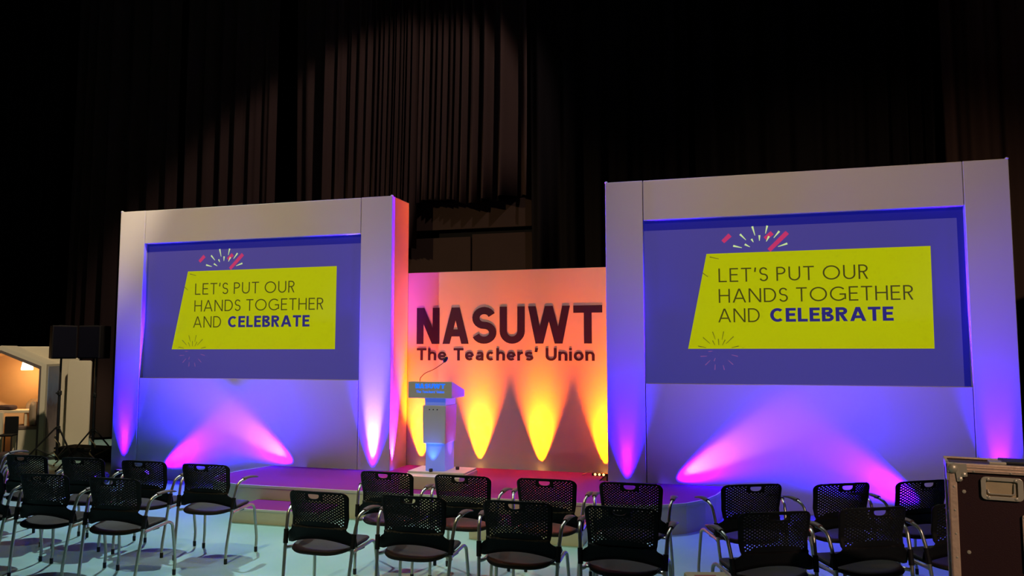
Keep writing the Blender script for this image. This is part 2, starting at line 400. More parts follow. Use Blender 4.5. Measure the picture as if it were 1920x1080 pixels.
drape(-5.4, -3.38, 4.42, 11.6, 3.8, M['curtain'], 'short brown drape with ragged hem above the dark wooden flats', seed=6, pitch=.27, amp=.13, hem=.05)
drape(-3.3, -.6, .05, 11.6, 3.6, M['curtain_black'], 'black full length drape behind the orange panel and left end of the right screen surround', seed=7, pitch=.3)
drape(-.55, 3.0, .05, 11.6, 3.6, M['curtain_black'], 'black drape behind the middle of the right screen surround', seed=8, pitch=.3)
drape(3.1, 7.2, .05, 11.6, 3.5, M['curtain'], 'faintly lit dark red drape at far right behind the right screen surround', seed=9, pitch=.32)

# wooden flats seen above the orange panel
fl = empty('wooden_flat', (-4.5, 4.1, 0), label='dark brown wooden flats with a header beam above the orange panel', cat='flat')
MB().box(-1.3, -.03, 0, .08, 0, 3.82).build('panel', M['ply'], fl, bevel=.008)
MB().box(.0, 1.16, 0, .08, 0, 3.86).build('panel', M['ply'], fl, bevel=.008)
MB().box(-1.3, 1.16, .12, .2, 3.3, 4.0).build('backing', M['black'], fl)
MB().box(-1.3, 1.16, -.02, .10, 3.96, 4.48).build('header_beam', M['ply'], fl, bevel=.01)

# ---------------------------------------------------------------- the two screen surrounds
DEP, HT, Z0, Z1 = .53, 3.75, 1.386, 3.275
def slide(root, xs, dx, x_in0, x_in1, side_band):
    y = .07
    scr = MB().box(x_in0-.03, x_in1+.03, y, y+.03, Z0-.03, Z1+.03).build('projection_screen', M['scr_band'], root)
    bx1 = x_in1-(.06 if side_band else -.01)
    MB().box(x_in0-.01, bx1, y-.002, y, Z0, Z1-.115).build('slide_background', M['scr_bg'], scr)
    x = lambda v: xs+dx+v
    MB().prism([(x(.885), 1.78), (x(3.42), 1.78), (x(3.425), 2.87), (x(1.11), 2.865)], lambda a, b_, d: (a, y-.002-d, b_), 0, .002).build('lime_panel', M['scr_yel'], scr)
    yt = y-.004
    lettering('lettering', "LET'S PUT OUR", LW, .095, .17, x(1.238), x(2.81), 2.535, .158, yt, M['scr_thin'], scr, .32)
    lettering('lettering', "HANDS TOGETHER", LW, .095, .155, x(1.235), x(3.245), 2.300, .158, yt, M['scr_thin'], scr, .32)
    lettering('lettering', "AND", LW, .095, .155, x(1.225), x(1.675), 2.078, .156, yt, M['scr_thin'], scr)
    lettering('lettering', "CELEBRATE", BW, .20, .10, x(1.785), x(3.04), 2.078, .153, yt, M['scr_bold'], scr)
    def streaks(name, segs, wd, mt, dy=0, taper=.6):
        for a, c, e, g in segs:
            mb = MB()
            p = Vector((a, c)); q = Vector((e, g)); d = (q-p).normalized(); n_ = Vector((-d.y, d.x))*wd/2
            mb.prism([tuple(v) for v in (p+n_, p-n_, q-n_*taper, q+n_*taper)], lambda u, v, dd: (x(u), yt-dy-dd, v), 0, .001)
            mb.build(name, mt, scr)
    streaks('firework_streak', [(1.619, 3.161, 1.646, 3.056), (1.78, 3.162, 1.759, 3.073), (1.484, 3.077, 1.547, 3.009), (1.607, 3.018, 1.627, 2.98), (1.694, 3.057, 1.692, 2.994), (1.907, 3.094, 1.846, 3.02), (1.796, 3.041, 1.765, 2.982), (1.407, 2.947, 1.501, 2.922), (1.533, 2.96, 1.588, 2.928), (1.988, 2.952, 1.889, 2.92)], .022, M['scr_white'], .002, .25)
    streaks('pink_streak', [(1.375, 3.073, 1.294, 2.997), (1.831, 3.079, 1.753, 3.015), (1.991, 3.077, 1.792, 2.882)], .05, M['scr_pink'], 0, .9)
    streaks('olive_streak', [(1.145, 2.828, 1.246, 2.803), (1.058, 2.651, 1.122, 2.6), (1.159, 1.973, 1.188, 1.886), (1.281, 1.976, 1.261, 1.882), (1.052, 1.91, 1.13, 1.838), (1.388, 1.918, 1.304, 1.837), (0.997, 1.811, 1.085, 1.793), (1.157, 1.874, 1.182, 1.82), (1.221, 1.892, 1.225, 1.82), (1.296, 1.882, 1.263, 1.82), (1.441, 1.81, 1.363, 1.792)], .010, M['scr_olive'])
    streaks('purple_streak', [(1.021, 1.694, 1.092, 1.697), (1.072, 1.595, 1.126, 1.649), (1.176, 1.542, 1.181, 1.604), (1.28, 1.542, 1.267, 1.596), (1.376, 1.602, 1.325, 1.65), (1.43, 1.694, 1.361, 1.712), (1.11, 1.748, 1.154, 1.753), (1.169, 1.64, 1.184, 1.676)], .011, M['scr_purple'])
def surround(x0, x1, pl, pr_, label, dx, side_band):
    cx = (x0+x1)/2
    root = empty('screen_surround', (cx, 0, 0), label=label, cat='stage set', group='screen surrounds')
    a, b_ = x0-cx, x1-cx
    g = .004
    MB().box(a, a+pl-g, 0, DEP, 0, HT).build('pillar', M['set_white'], root, bevel=.006)
    MB().box(b_-pr_+g, b_, 0, DEP, 0, HT).build('pillar', M['set_white'], root, bevel=.006)
    MB().box(a+pl+g, b_-pr_-g, .002, DEP, Z1, HT-.002).build('header_panel', M['set_white'], root, bevel=.006)
    MB().box(a+pl+g, b_-pr_-g, .002, DEP, 0, Z0).build('lower_panel', M['set_white'], root, bevel=.006)
    MB().box(a+.05, b_-.05, .16, DEP-.02, .02, HT-.03).build('backing_panel', M['seam'], root)
    for xx, nm in ((a+.012, 'corner_cap'), (b_-.012, 'corner_cap')):
        MB().lathe([(.0, 0), (.018, .0), (.020, .008), (.012, .018), (0.001, .022)], (xx, .014, HT-.004), 10).build(nm, M['zip'], root, smooth=True)
    slide(root, a, dx, a+pl, b_-pr_, side_band)
    return root
surround(-8.4286, -4.1728, .429, .444, 'white framed screen surround left of the orange panel, showing a lime slide', .012, False)
surround(-1.4218, 2.7947, .444, .429, 'white framed screen surround right of the orange panel, showing a lime slide', .042, True)

# centre panel
cp = empty('name_panel', (-2.8, .53, 0), label='plain panel lit orange between the two screen surrounds, with large dark lettering', cat='stage set')
MB().box(-1.72, 1.72, 0, .08, 0, 2.80).build('panel', M['set_white'], cp, bevel=.004)
MB().box(-1.3725+.0, -1.3705, -.001, .01, .02, 2.79).build('seam_line', M['seam'], cp)
NW = dict(N=.64, A=.71, S=.66, U=.66, W=1.07, T=.72)
lettering('name_lettering', 'NASUWT', NW, .195, .085, -4.045+2.8, -1.555+2.8, 1.848, .478, -.001, M['vinyl'], cp)
UW = dict(T=.68, h=.58, e=.60, a=.62, c=.56, r=.40, s=.54, U=.70, n=.58, i=.19, o=.62); UW["'"] = .2
lettering('union_lettering', "The Teachers' Union", UW, .18, .10, -4.04+2.8, -1.655+2.8, 1.632, .160, -.001, M['vinyl'], cp, .38)

# ---------------------------------------------------------------- stage platform and steps
ZS = .285
poly = [(-5.72, -.16), (-5.85, -.6), (-5.90, -.95), (-5.84, -1.2), (-5.62, -1.40), (-5.3, -1.49), (-4.9, -1.5), (-1.5, -1.5), (-1.05, -1.48), (-.72, -1.39), (-.47, -1.22), (-.30, -.98), (-.20, -.7), (-.09, -.16), (-1.50, -.16), (-1.50, .38), (-4.09, .38), (-4.09, -.16)]
sx, sy = -2.9, -.7
st = empty('stage_platform', (sx, sy, 0), label='low purple topped stage platform with curved ends in front of the panels', cat='stage')
ins = lambda p: [(a-sx, b_-sy) for a, b_ in p]
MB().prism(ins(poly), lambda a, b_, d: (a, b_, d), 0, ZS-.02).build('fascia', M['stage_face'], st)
MB().prism(ins(poly), lambda a, b_, d: (a, b_, d), ZS-.02, ZS).build('stage_top', M['stage_top'], st)
edge = [(a-sx, b_-sy) for a, b_ in poly[:14]]
mb = MB()
for p, q in zip(edge, edge[1:]): mb.bar((*p, ZS-.008), (*q, ZS-.008), .014, .026)
mb.build('edge_trim', M['trim'], st)
def step(x0, x1, label):
    cx = (x0+x1)/2; w2 = (x1-x0)/2
    r = empty('stage_step', (cx, -1.76, 0), label=label, cat='step', group='steps at the front of the stage')
    MB().box(-w2, w2, -.24, .24, 0, .13).build('riser', M['stage_face'], r, bevel=.003)
    MB().box(-w2, w2, -.235, .24, .13, .145).build('tread', M['stage_top'], r)
    MB().bar((-w2, -.238, .137), (w2, -.238, .137), .012, .02).build('nosing', M['trim'], r)
step(-5.02, -4.02, 'low wooden step at the left end of the stage front')
step(-2.42, -1.34, 'low wooden step at the middle of the stage front, seen between chairs')

# lectern riser
rz = empty('lectern_riser', (-3.14, -.93, ZS), label='low box riser on the stage under the white lectern', cat='riser')
MB().box(-.34, .34, -.30, .30, 0, .125).build('riser_box', M['stage_face'], rz, bevel=.003)
MB().box(-.34, .34, -.30, .30, .125, .137).build('riser_top', M['trim'], rz)

# lectern
LZ = ZS+.137
lec = empty('lectern', (-3.17, -.84, LZ), label='white angular lectern glowing blue with blue lettering on its top box', cat='lectern')
MB().prism([(a, b_) for a, b_ in rrect(-.30, .36, -.20, .22, .02)], lambda a, b_, d: (a, b_, d), 0, .022).build('base_plate', M['frost'], lec, bevel=.003)
def cuboid_t(x0, x1, y0, y1, z0, z1, t=0):
    return MB().add([(x0, y0, z0), (x1, y0, z0), (x1, y1, z0), (x0, y1, z0), (x0-t, y0, z1), (x1+t, y0, z1), (x1+t, y1, z1), (x0-t, y1, z1)], [(3, 2, 1, 0), (4, 5, 6, 7), (0, 1, 5, 4), (1, 2, 6, 5), (2, 3, 7, 6), (3, 0, 4, 7)])
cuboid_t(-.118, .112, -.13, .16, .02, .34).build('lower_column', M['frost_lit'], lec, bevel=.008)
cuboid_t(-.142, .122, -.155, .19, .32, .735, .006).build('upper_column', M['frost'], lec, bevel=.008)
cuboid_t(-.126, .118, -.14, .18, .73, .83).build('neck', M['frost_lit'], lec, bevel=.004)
# top box slopes down towards the speaker's side
MB().prism([(-.175, .815), (.24, .815), (.24, .895), (-.175, 1.0)], lambda a, b_, d: (d, a, b_), -.315, .205).build('top_box', M['frost'], lec, bevel=.006)
for k in range(3): MB().lathe([(.0005, 0), (.007, 0), (.007, .003), (.0005, .004)], (-.065+.046*k, -.1545, .690), 10, (0, -1, 0)).build('button', M['black'], lec)
lettering('logo_lettering', 'NASUWT', NW, .24, .06, -.225, .125, .922, .052, -.1755, M['logo_blue'], lec)
lettering('tagline_lettering', "The Teachers' Union", UW, .20, .10, -.215, .115, .872, .028, -.1755, M['logo_blue'], lec, .38)
for (px_, py_, tx, ty, pw, cl) in ((-.03, -.185, -.02, -.135, 60, (.03, .12, 1)), (.20, .03, .128, .03, 40, (.2, .06, 1))):
    lb = MB().lathe([(.020, 0), (.022, .03), (.018, .034), (.018, .03)], (px_, py_,   .02), 12).build('base_light', M['blackmetal'], lec, smooth=True)
    spot('base_light_beam', (-3.17+px_, -.84+py_, LZ+.06), (-3.17+tx, -.84+ty, LZ+.62), pw*.45, cl, 60, 1, .01)
mic = empty('gooseneck_microphone', (-3.37, -.95, LZ+.985), label='thin black gooseneck microphone rising from the lectern top', cat='microphone')
MB().tube(bend([(0, 0, 0), (0.0, 0, .045), (.05, .01, .10), (.16, .02, .145), (.235, .03, .195), (.275, .03, .225)], .05), .0045, 6).build('gooseneck', M['blackmetal'], mic, smooth=True)
MB().lathe([(.003, 0), (.016, .01), (.022, .03), (.020, .06), (.008, .075)], (.27, .03, .222), 12, (.5, .1, .8)).build('mic_head', M['rubber'], mic, smooth=True)
MB().lathe([(.018, 0), (.018, .012), (.006, .016)], (0, 0, -.004), 12).build('mic_base', M['rubber'], mic, smooth=True)

# ---------------------------------------------------------------- uplighters
VIO = (.42, .012, 1.0); VIOW = (.022, .0, 1.0); AMB = (1.0, .22, .0); AMBW = (1.0, .105, .0)
def uplighter(x, y, z, aim, col, led, label, beams, group, tilt=(0, .25, 1)):
    r = empty('uplighter', (x, y, 0), label=label, cat='stage light', group=group)
    ax = Vector(tilt).normalized()
    if z > .05:
        MB().box(-.05, .05, -.04, .04, 0, z).build('mounting_block', M['blackmetal'], r, bevel=.004)
    MB().lathe([(.030, -.07), (.045, -.06), (.048, .03), (.052, .035), (.052, .04), (.044, .04), (.044, .03)], (0, 0, z+.085), 16, ax).build('lamp_body', M['blackmetal'], r, smooth=True)
    MB().lathe([(.0005, 0), (.042, 0), (.042, .004), (.0005, .004)], Vector((0, 0, z+.085))+ax*.030, 16, ax).build('lens', led, r)
    mb = MB(); mb.tube(bend([(-.06, 0, z+.085), (-.06, 0, z+.006), (.06, 0, z+.006), (.06, 0, z+.085)], .02), .005, 6)
    mb.build('yoke', M['blackmetal'], r)
    for k, (p, ang, bl, a) in enumerate(beams):
        l = spot('uplighter_beam', Vector((x, y, z+.085))+ax*.045, a, p, col[k], ang, bl, .012)
    return r
# violet lights (aim points lie on or just behind the faces they graze)
VL = M['led_blue']; AL = M['led_amber']
VV = (VIO, VIOW)
GV = 'violet uplighters along the foot of the screen surrounds'
def pillar_light(x, label, k=1.0, y=-.085, kw=1.0, c=None):
    uplighter(x, y, .0, None, (c or VIO, VIOW), VL, label, [(230*k, 22, 1, (x, .01, 1.10)), (1500*k*kw, 42, 1, (x, .12, 3.0))], GV, (0, .05, 1))
pillar_light(-8.21, 'small black uplighter at the foot of the leftmost white pillar', .7)
pillar_light(-4.40, 'small black uplighter at the foot of the white pillar left of the lectern', 2.4, kw=.5, c=(.75, .42, 1.0))
pillar_light(-1.20, 'small black uplighter at the foot of the white pillar right of the orange panel', .6, kw=1.4)
pillar_light(2.58, 'small black uplighter at the foot of the rightmost white pillar', 1.0)
def wash_light(x, dirx, label, k=1.0, z=.0, c=None):
    uplighter(x, -.10, z, None, (c or VIO, VIOW), VL, label, [(240*k, 24, 1, (x+dirx*1.0, .02, z+.66)), (6500*k, 42, 1, (x+dirx*1.9, .06, z+.98))],
              GV, (dirx*.85, .06, .55))
wash_light(-7.75, 1, 'black tilted uplighter washing violet rightwards under the left screen')
wash_light(-5.32, -1, 'black tilted uplighter washing violet leftwards under the left screen', 1.25, .12, (.62, .16, 1.0))
wash_light(-.86, 1, 'black tilted uplighter washing violet rightwards under the right screen', 1.25, .12, (.62, .16, 1.0))
wash_light(2.05, -1, 'black tilted uplighter washing violet leftwards under the right screen', .8)
uplighter(-4.12, .08, .12, None, ((.55, .02, 1.0),), VL, 'small violet uplighter beside the inner side wall of the left screen surround', [(1100, 34, 1, (-4.20, .10, 2.6))], GV, (-.05, 0, 1))
def amber_light(x, label, k=1.0, y=.458):
    uplighter(x, y, .12, None, (AMB, AMBW), AL, label, [(460*k, 21, 1, (x, .545, 1.25)), (2600*k, 44, 1, (x, .66, 3.0))], 'amber uplighters behind the stage', (0, .05, 1))
amber_light(-3.96, 'amber uplighter behind the stage edge, left of the lectern')
amber_light(-3.15, 'amber uplighter behind the stage edge, right of the lectern', 1.15)
amber_light(-2.34, 'amber uplighter behind the stage edge, under the middle of the panel', 1.15)
amber_light(-1.53, 'amber uplighter behind the stage edge, at the right end of the orange panel')

# small fixture left lying on the stage by the right pillar
fx = empty('floor_fixture', (-1.62, .20, ZS), label='small open floor fixture with glowing amber lamps on the stage edge by the right pillar', cat='stage light')
MB().box(-.02, .20, -.03, .03, 0, .03).build('lamp_bar', M['blackmetal'], fx, bevel=.004)
for k in range(3): MB().lathe([(.0005, 0), (.014, 0), (.010, .012), (.0005, .016)], (.02+.05*k, -.03, .018), 10, (0, -1, .2)).build('lamp_lens', AL, fx)
MB().bar((-.14, 0, .004), (-.02, 0, .055), .03, .006).build('open_flap', M['card'], fx)

# ---------------------------------------------------------------- perforated stacking armchair
def make_chair():
    root = empty('perforated_armchair')
    # --- backrest: one shell, every perforation cut through
    NU, NV = 34, 34; ZB, ZTp = .437, .812
    def half(v):                        # half width by height fraction
        z = v*(ZTp-ZB)
        if z < .115:                     # ears that wrap the tubes, then a fillet into the back
            if z < .074: return .268
            t = (z-.074)/.041; return .268-.056*math.sin(t*PI/2)
        t = (z-.115)/(ZTp-ZB-.115); wv = .212+.022*t**.8
        rc = .055; dz = ZTp-ZB-z
        if dz < rc: wv -= rc-math.sqrt(max(0, rc*rc-(rc-dz)**2))
        return wv
    vz = []
    for j in range(NV+1):
        t = j/NV
        vz.append(t)
    vz = [0, .08, .16, .235, .25, .262, .275, .29, .305, .323, .345]+[.345+(.955-.345)*i/22 for i in range(1, 23)]+[.965, .975, .985, .993, 1.0]
    NV = len(vz)-1
    zb = lambda u: ZB+.045*max(0, 1-(u/.86)**2) if abs(u) < .86 else ZB
    def P(u, v):
        x = u*half(v)
        lo = zb(u)
        z = lo+(ZTp-lo)*v
        if v > .8: z -= .010*(abs(u)**3)*(v-.8)/.2
        yy = -.135-.10*((z-.45)/.36) - .012*math.sin(min(1, max(0, (z-.5)/.31))*PI)
        yy += .075*(abs(x)/.235)**2*min(1, max(.45, (z-.5)/.12))    # wraps forward at the sides
        yy += -.012 if z < .56 else 0
        return Vector((x, yy, z))
    mb = MB(); cells = []
    U = [-1+2*i/NU for i in range(NU+1)]
    vid = {}
    def V_(u, v):
        k = (round(u, 5), round(v, 5))
        if k not in vid: vid[k] = len(mb.v); mb.v.append(tuple(P(u, v)))
        return vid[k]
    i0, i1 = NU//2-5, NU//2+5
    j0 = min(j for j in range(NV) if vz[j] > .83); j1 = max(j for j in range(NV) if vz[j] < .969)+1
    per = [(U[i], vz[j0]) for i in range(i0, i1)]+[(U[i1], vz[j]) for j in range(j0, j1)]+[(U[i], vz[j1]) for i in range(i1, i0, -1)]+[(U[i0], vz[j]) for j in range(j1, j0, -1)]
    ucx, vcx = 0.0, .925; ring_o, ring_i = [], []
    for u, v in per:
        du, dv = (u-ucx)/(U[i1]-ucx), (v-vcx)
        dv = dv/(vz[j1]-vcx) if dv > 0 else dv/(vcx-vz[j0])
        an = math.atan2(dv, du); cxx = math.cos(an); sn = math.sin(an)
        hu = .19*math.copysign(abs(cxx)**.75, cxx)
        hv = .022*math.copysign(abs(sn)**.35, sn) if sn > 0 else .080*sn
        ring_o.append(V_(u, v)); ring_i.append(V_(ucx+hu, vcx+hv))
    for k in range(len(per)):
        q = (k+1) % len(per); mb.f.append((ring_o[k], ring_o[q], ring_i[q], ring_i[k])); mb.m.append(0)
    for j in range(NV):
        for i in range(NU):
            u0_, u1_, v0, v1 = U[i], U[i+1], vz[j], vz[j+1]; uc, vc = (u0_+u1_)/2, (v0+v1)/2
            xc = uc*.225
            if i0 <= i < i1 and j0 <= j < j1: continue        # block that carries the hand hole
            perf = abs(uc) < .86 and .345 < vc < .955 and (i+j) % 2 == 0
            if abs(xc) < .062 and vc > .82: perf = False
            if vc < .40 and abs(uc) < .72: perf = (perf and vc > .385)
            a, b_, c, d = V_(u0_, v0), V_(u1_, v0), V_(u1_, v1), V_(u0_, v1)
            if not perf: mb.f.append((a, b_, c, d)); mb.m.append(0); continue
            ru, rv = (u1_-u0_)*.45, (v1-v0)*.49
            ring = []
            for k in range(8):
                an = R(-135+45*k); sc = 1.0 if k % 2 else .80
                ring.append(V_(uc+ru*math.cos(an)*sc, vc+rv*math.sin(an)*sc))
            # ring indices: 0=SW,1=S,2=SE,3=E,4=NE,5=N,6=NW,7=W
            for f in ((a, b_, ring[2], ring[1], ring[0]), (b_, c, ring[4], ring[3], ring[2]), (c, d, ring[6], ring[5], ring[4]), (d, a, ring[0], ring[7], ring[6])):
                mb.f.append(f); mb.m.append(0)
    bk = mb.build('backrest', M['plastic'], root, smooth=True, fix=False)
    so = bk.modifiers.new('shell', 'SOLIDIFY'); so.thickness = .006; so.offset = 0
    # --- seat pan
    ns, nr = 40, 9; vs = []; fs = []
    def out(a):
        c, s_ = math.cos(a), math.sin(a); e = 2/3.2
        x = .228*math.copysign(abs(c)**e, c); y = (.215 if s_ > 0 else .245)*math.copysign(abs(s_)**e, s_)
        return x*(1+.05*(y/.215)), y
    for k in range(nr+1):
        t = k/nr
        for i in range(ns):
            x, y = out(2*PI*i/ns); x *= t; y *= t
            z = .440+.016*t**2.2-.020*max(0, (y-.12)/.1)**2 - .034*max(0, (.08-y)/.32)**1.2
            if k == nr: z -= .004
            vs.append((x, y+.01, z-.012*(1-t)))
            if k == 0: break
    fs += [(0, 1+i, 1+(i+1) % ns) for i in range(ns)]
    for k in range(1, nr):
        for i in range(ns):
            a = 1+(k-1)*ns+i; b_ = 1+(k-1)*ns+(i+1) % ns; fs.append((a, a+ns, b_+ns, b_))
    mb = MB(); mb.add(vs, fs); sp = mb.build('seat', M['seatplastic'], root, smooth=True)
    so = sp.modifiers.new('shell', 'SOLIDIFY'); so.thickness = .026; so.offset = -1
    bv = sp.modifiers.new('edge', 'BEVEL'); bv.width = .004; bv.segments = 2; bv.limit_method = 'ANGLE'; bv.angle_limit = R(50)
    rim = [(*[c_*1.0 for c_ in out(2*PI*i/ns)],) for i in range(ns+1)]
    MB().tube([(x, y+.01, .452-.020*max(0, (y-.12)/.1)**2-.034*max(0, (.08-y)/.32)**1.2-.012) for x, y in rim], .0085, 6).build('seat_rim', M['plastic'], root, smooth=True)
    for s_ in (-1, 1):
        # rear leg rises through the sleeve and carries on as the arm
        leg = MB().tube(bend([(s_*.246, -.205, .035), (s_*.246, -.203, .11), (s_*.262, -.150, .455)], .05), .0115, 10).build('leg', M['tube'], root, smooth=True)
        MB().lathe([(.012, 0), (.0135, .004), (.0135, .042), (.012, .044)], (s_*.246, -.205, 0), 12).build('foot_cap', M['rubber'], leg, smooth=True)
        # sleeve = the ear wrapped round the tube
        MB().tube([(s_*.261, -.153, .434), (s_*.266, -.138, .528)], .0165, 12).build('sleeve', M['plastic'], root, smooth=True)
        arm = MB().tube(bend([(s_*.262, -.150, .450), (s_*.266, -.138, .528), (s_*.276, -.105, .640), (s_*.288, -.045, .664), (s_*.292, -.01, .666)], .035), .0115, 10).build('arm_tube', M['tube'], root, smooth=True)
        # arm pad, flattened and drooping at the tip
        vs = []; fs = []; K = 9; n = 10
        for i in range(K+1):
            t = i/K; y = -.05+.21*t; z = .668+.010*math.sin(t*PI)-.012*t*t; x = s_*(.288+.004*math.sin(t*PI))
            wd = .017+.013*math.sin(min(1, t*1.25)*PI/2); th = .013-.005*t
            if i == K: wd *= .55; th *= .6
            for q in range(n):
                a = 2*PI*q/n; vs.append((x+wd*math.cos(a), y, z+th*math.sin(a)))
        for i in range(K):
            for q in range(n): fs.append((i*n+q, i*n+(q+1) % n, (i+1)*n+(q+1) % n, (i+1)*n+q))
        fs += [tuple(range(n)), tuple(range(K*n, K*n+n))]
        MB().add(vs, fs).build('arm_pad', M['pad'], root, smooth=True)
        fl_ = MB().tube(bend([(s_*.262, -.150, .405), (s_*.242, -.10, .402), (s_*.240, .16, .420), (s_*.246, .196, .398), (s_*.262, .222, .12), (s_*.262, .214, .035)], .045, 6), .0115, 10).build('leg', M['tube'], root, smooth=True)
        MB().lathe([(.012, 0), (.0135, .004), (.0135, .042), (.012, .044)], (s_*.262, .213, 0), 12).build('foot_cap', M['rubber'], fl_, smooth=True)
        MB().box(min(s_*.215, s_*.245), max(s_*.215, s_*.245), -.02, .05, .392, .412).build('stacking_bumper', M['rubber'], root, bevel=.004)
    MB().tube([(-.24, -.09, .405), (.24, -.09, .405)], .009, 8).build('crossbar', M['tube'], root, smooth=True)
    return root

AHEAD = 'facing the stage'
chairs = [
 # front row (nearest the stage)
 (-6.29, -3.13, 2, 'perforated black armchair, leftmost of the front row, below the white booth', 'f'),
 (-5.65, -3.13, 2, 'perforated black armchair in the front row directly below the two tripod speakers', 'f'),
 (-4.98, -3.14, 2, 'perforated black armchair in the front row below the leftmost white pillar', 'f'),
 (-4.33, -3.16, 2, 'perforated black armchair at the right end of the left block, beside the left step', 'f'),
 (-2.665, -3.12, -1, 'perforated black armchair in the front row just left of the lectern', 'f'),
 (-2.03, -3.12, 0, 'perforated black armchair in the front row just right of the lectern base', 'f'),
 (-1.37, -3.10, 0, 'perforated black armchair in the front row below the middle of the orange panel', 'f'),
 (-.74, -3.10, 0, 'perforated black armchair in the front row below the white pillar right of the orange panel', 'f'),
 (.04, -2.93, 24, 'angled black armchair in the front row beside the right end of the stage', 'f'),
 (.66, -2.71, 28, 'angled black armchair in the front row under the middle of the right screen surround', 'f'),
 (1.24, -2.42, 31, 'angled black armchair in the front row half hidden behind the flight case', 'f'),
 # second row
 (-5.88, -3.93, 2, 'perforated black armchair cut off by the left picture edge, only its seat and arm showing', 's'),
 (-5.21, -3.94, 2, 'perforated black armchair, first complete one from the left in the second row', 's'),
 (-4.53, -3.95, 2, 'perforated black armchair at the right end of the second row of the left block', 's'),
 (-2.74, -4.03, -2, 'perforated black armchair at the left end of the second row, right of the open aisle', 's'),
 (-2.06, -4.00, 0, 'perforated black armchair in the second row overlapping the chair left of the lectern', 's'),
 (-1.35, -3.98, 0, 'perforated black armchair in the second row below the large dark lettering', 's'),
 (-.68, -3.98, -2, 'perforated black armchair in the second row at the gap before the angled chairs', 's'),
 (.15, -3.88, 24, 'angled black armchair in the second row below the lime slide of the right screen', 's'),
 (.73, -3.58, 27, 'angled black armchair in the second row, last one fully seen before the flight case', 's'),
 (1.30, -3.27, 29, 'angled black armchair in the second row, mostly hidden by the flight case', 's'),
]
proto = None
for (x, y, a, lab, g) in chairs:
    if proto is None: proto = make_chair(); o = proto
    else: o = copy_tree(proto)
    o.location = (x, y, 0); o.rotation_euler = (0, 0, R(a))
    tag(o, lab, 'chair', 'perforated armchairs in the front row' if g == 'f' else 'perforated armchairs in the second row')
for k in range(3):
    o = copy_tree(proto); o.location = (-7.02, -3.02-.012*k, .055*k); o.rotation_euler = (0, 0, R(2))
    tag(o, ['lowest', 'middle', 'topmost'][k]+' black armchair of the stack at the left picture edge', 'chair', 'stacked armchairs at the left edge')

# ---------------------------------------------------------------- flight case, right foreground
CX, CY, CZ = .850, -5.33, 1.290
fc = empty('flight_case', (CX, CY, 0), R(-10), 'large dark red flight case with metal edges and a recessed handle, right foreground', 'flight case')
Wd, Dp, zb_ = .80, .24, .10
MB().box(.012, Wd-.012, .012-.0, Dp-.012, zb_, CZ-.008).build('case_body', M['case'], fc)
E_ = .034; tt = .006
for x0, x1, x2, x3 in ((0, E_, 0, tt+.006), (Wd-E_, Wd, Wd-tt-.006, Wd)):      # an angle extrusion along each upright edge
    for y0, y1, y2, y3 in ((0, tt+.006, 0, E_*.8), (Dp-tt-.006, Dp, Dp-E_*.8, Dp)):
        MB().box(x0, x1, y0, y1, zb_, CZ).box(x2, x3, y2, y3, zb_, CZ).build('edge_extrusion', M['alu'], fc, bevel=.004)
for z0, z1 in ((CZ-.034, CZ), (zb_, zb_+.034)):
    for a in ((E_*.9, Wd-E_*.9, -.002, .010), (E_*.9, Wd-E_*.9, Dp-.01, Dp+.002), (-.002, .010, E_*.8, Dp-E_*.8), (Wd-.01, Wd+.002, E_*.8, Dp-E_*.8)):
        MB().box(*a, z0, z1).build('rim_extrusion', M['alu'], fc, bevel=.003)
mb = MB()
for zz in (CZ-.012, CZ-.024): mb.box(E_*.9, Wd-E_*.9, -.005, .0, zz-.003, zz+.003)
mb.box(.0, Wd, .0, E_*.7, CZ-.006, CZ+.001)
mb.build('lid_extrusion', M['alu'], fc, bevel=.002)
MB().box(.0, Wd, Dp-E_*.7, Dp, CZ-.006, CZ+.001).build('lid_extrusion', M['alu'], fc, bevel=.002)
for xx in (0, Wd):
    for zz in (zb_, CZ):
        s_ = 1 if xx == 0 else -1; sz = 1 if zz == zb_ else -1
        mb = MB(); c0 = Vector((xx+s_*.020, .004, zz+sz*.020))
        mb.lathe([(.0225, -.010), (.022, .004), (.018, .013), (.010, .018), (.0005, .020)], c0, 20, (0, -1, 0))
        mb.prism([(xx, zz), (xx+s_*.070, zz), (xx+s_*.072, zz+sz*.050), (xx+s_*.055, zz+sz*.052), (xx+s_*.048, zz+sz*.072), (xx+s_*.034, zz+sz*.072), (xx+s_*.030, zz+sz*.034), (xx, zz+sz*.036)], lambda a, b_, d: (a, -.004-d, b_), -.002, .003)
        for q in ((.059, .044), (.045, .062)): mb.lathe([(.010, -.003), (.009, .004), (.0005, .008)], (xx+s_*q[0], -.004, zz+sz*q[1]), 14, (0, -1, 0))
        mb.box(min(xx-s_*.004, xx+s_*.004), max(xx-s_*.004, xx+s_*.004), 0, .07, min(zz, zz+sz*.07), max(zz, zz+sz*.07))
        mb.build('ball_corner', M['zinc'], fc, smooth=True)
RV = [((.022, 0, CZ-.095-.096*k), (0, -1, 0)) for k in range(10)]+[((0, .028, CZ-.10-.102*k), (-1, 0, 0)) for k in range(10)]+[((.095+.13*k, -.002, CZ-.028), (0, -1, 0)) for k in range(5)]
for c_, ax in RV: MB().lathe([(.0045, -.001), (.004, .002), (.0005, .003)], c_, 8, ax).build('rivet', M['zinc'], fc, smooth=True)
for q in ((.058, CZ-.115), (.066, CZ-.36)): MB().lathe([(.008, 0), (.007, .003), (.0005, .004)], (q[0], .012, q[1]), 10, (0, -1, 0)).build('bolt', M['zinc'], fc, smooth=True)
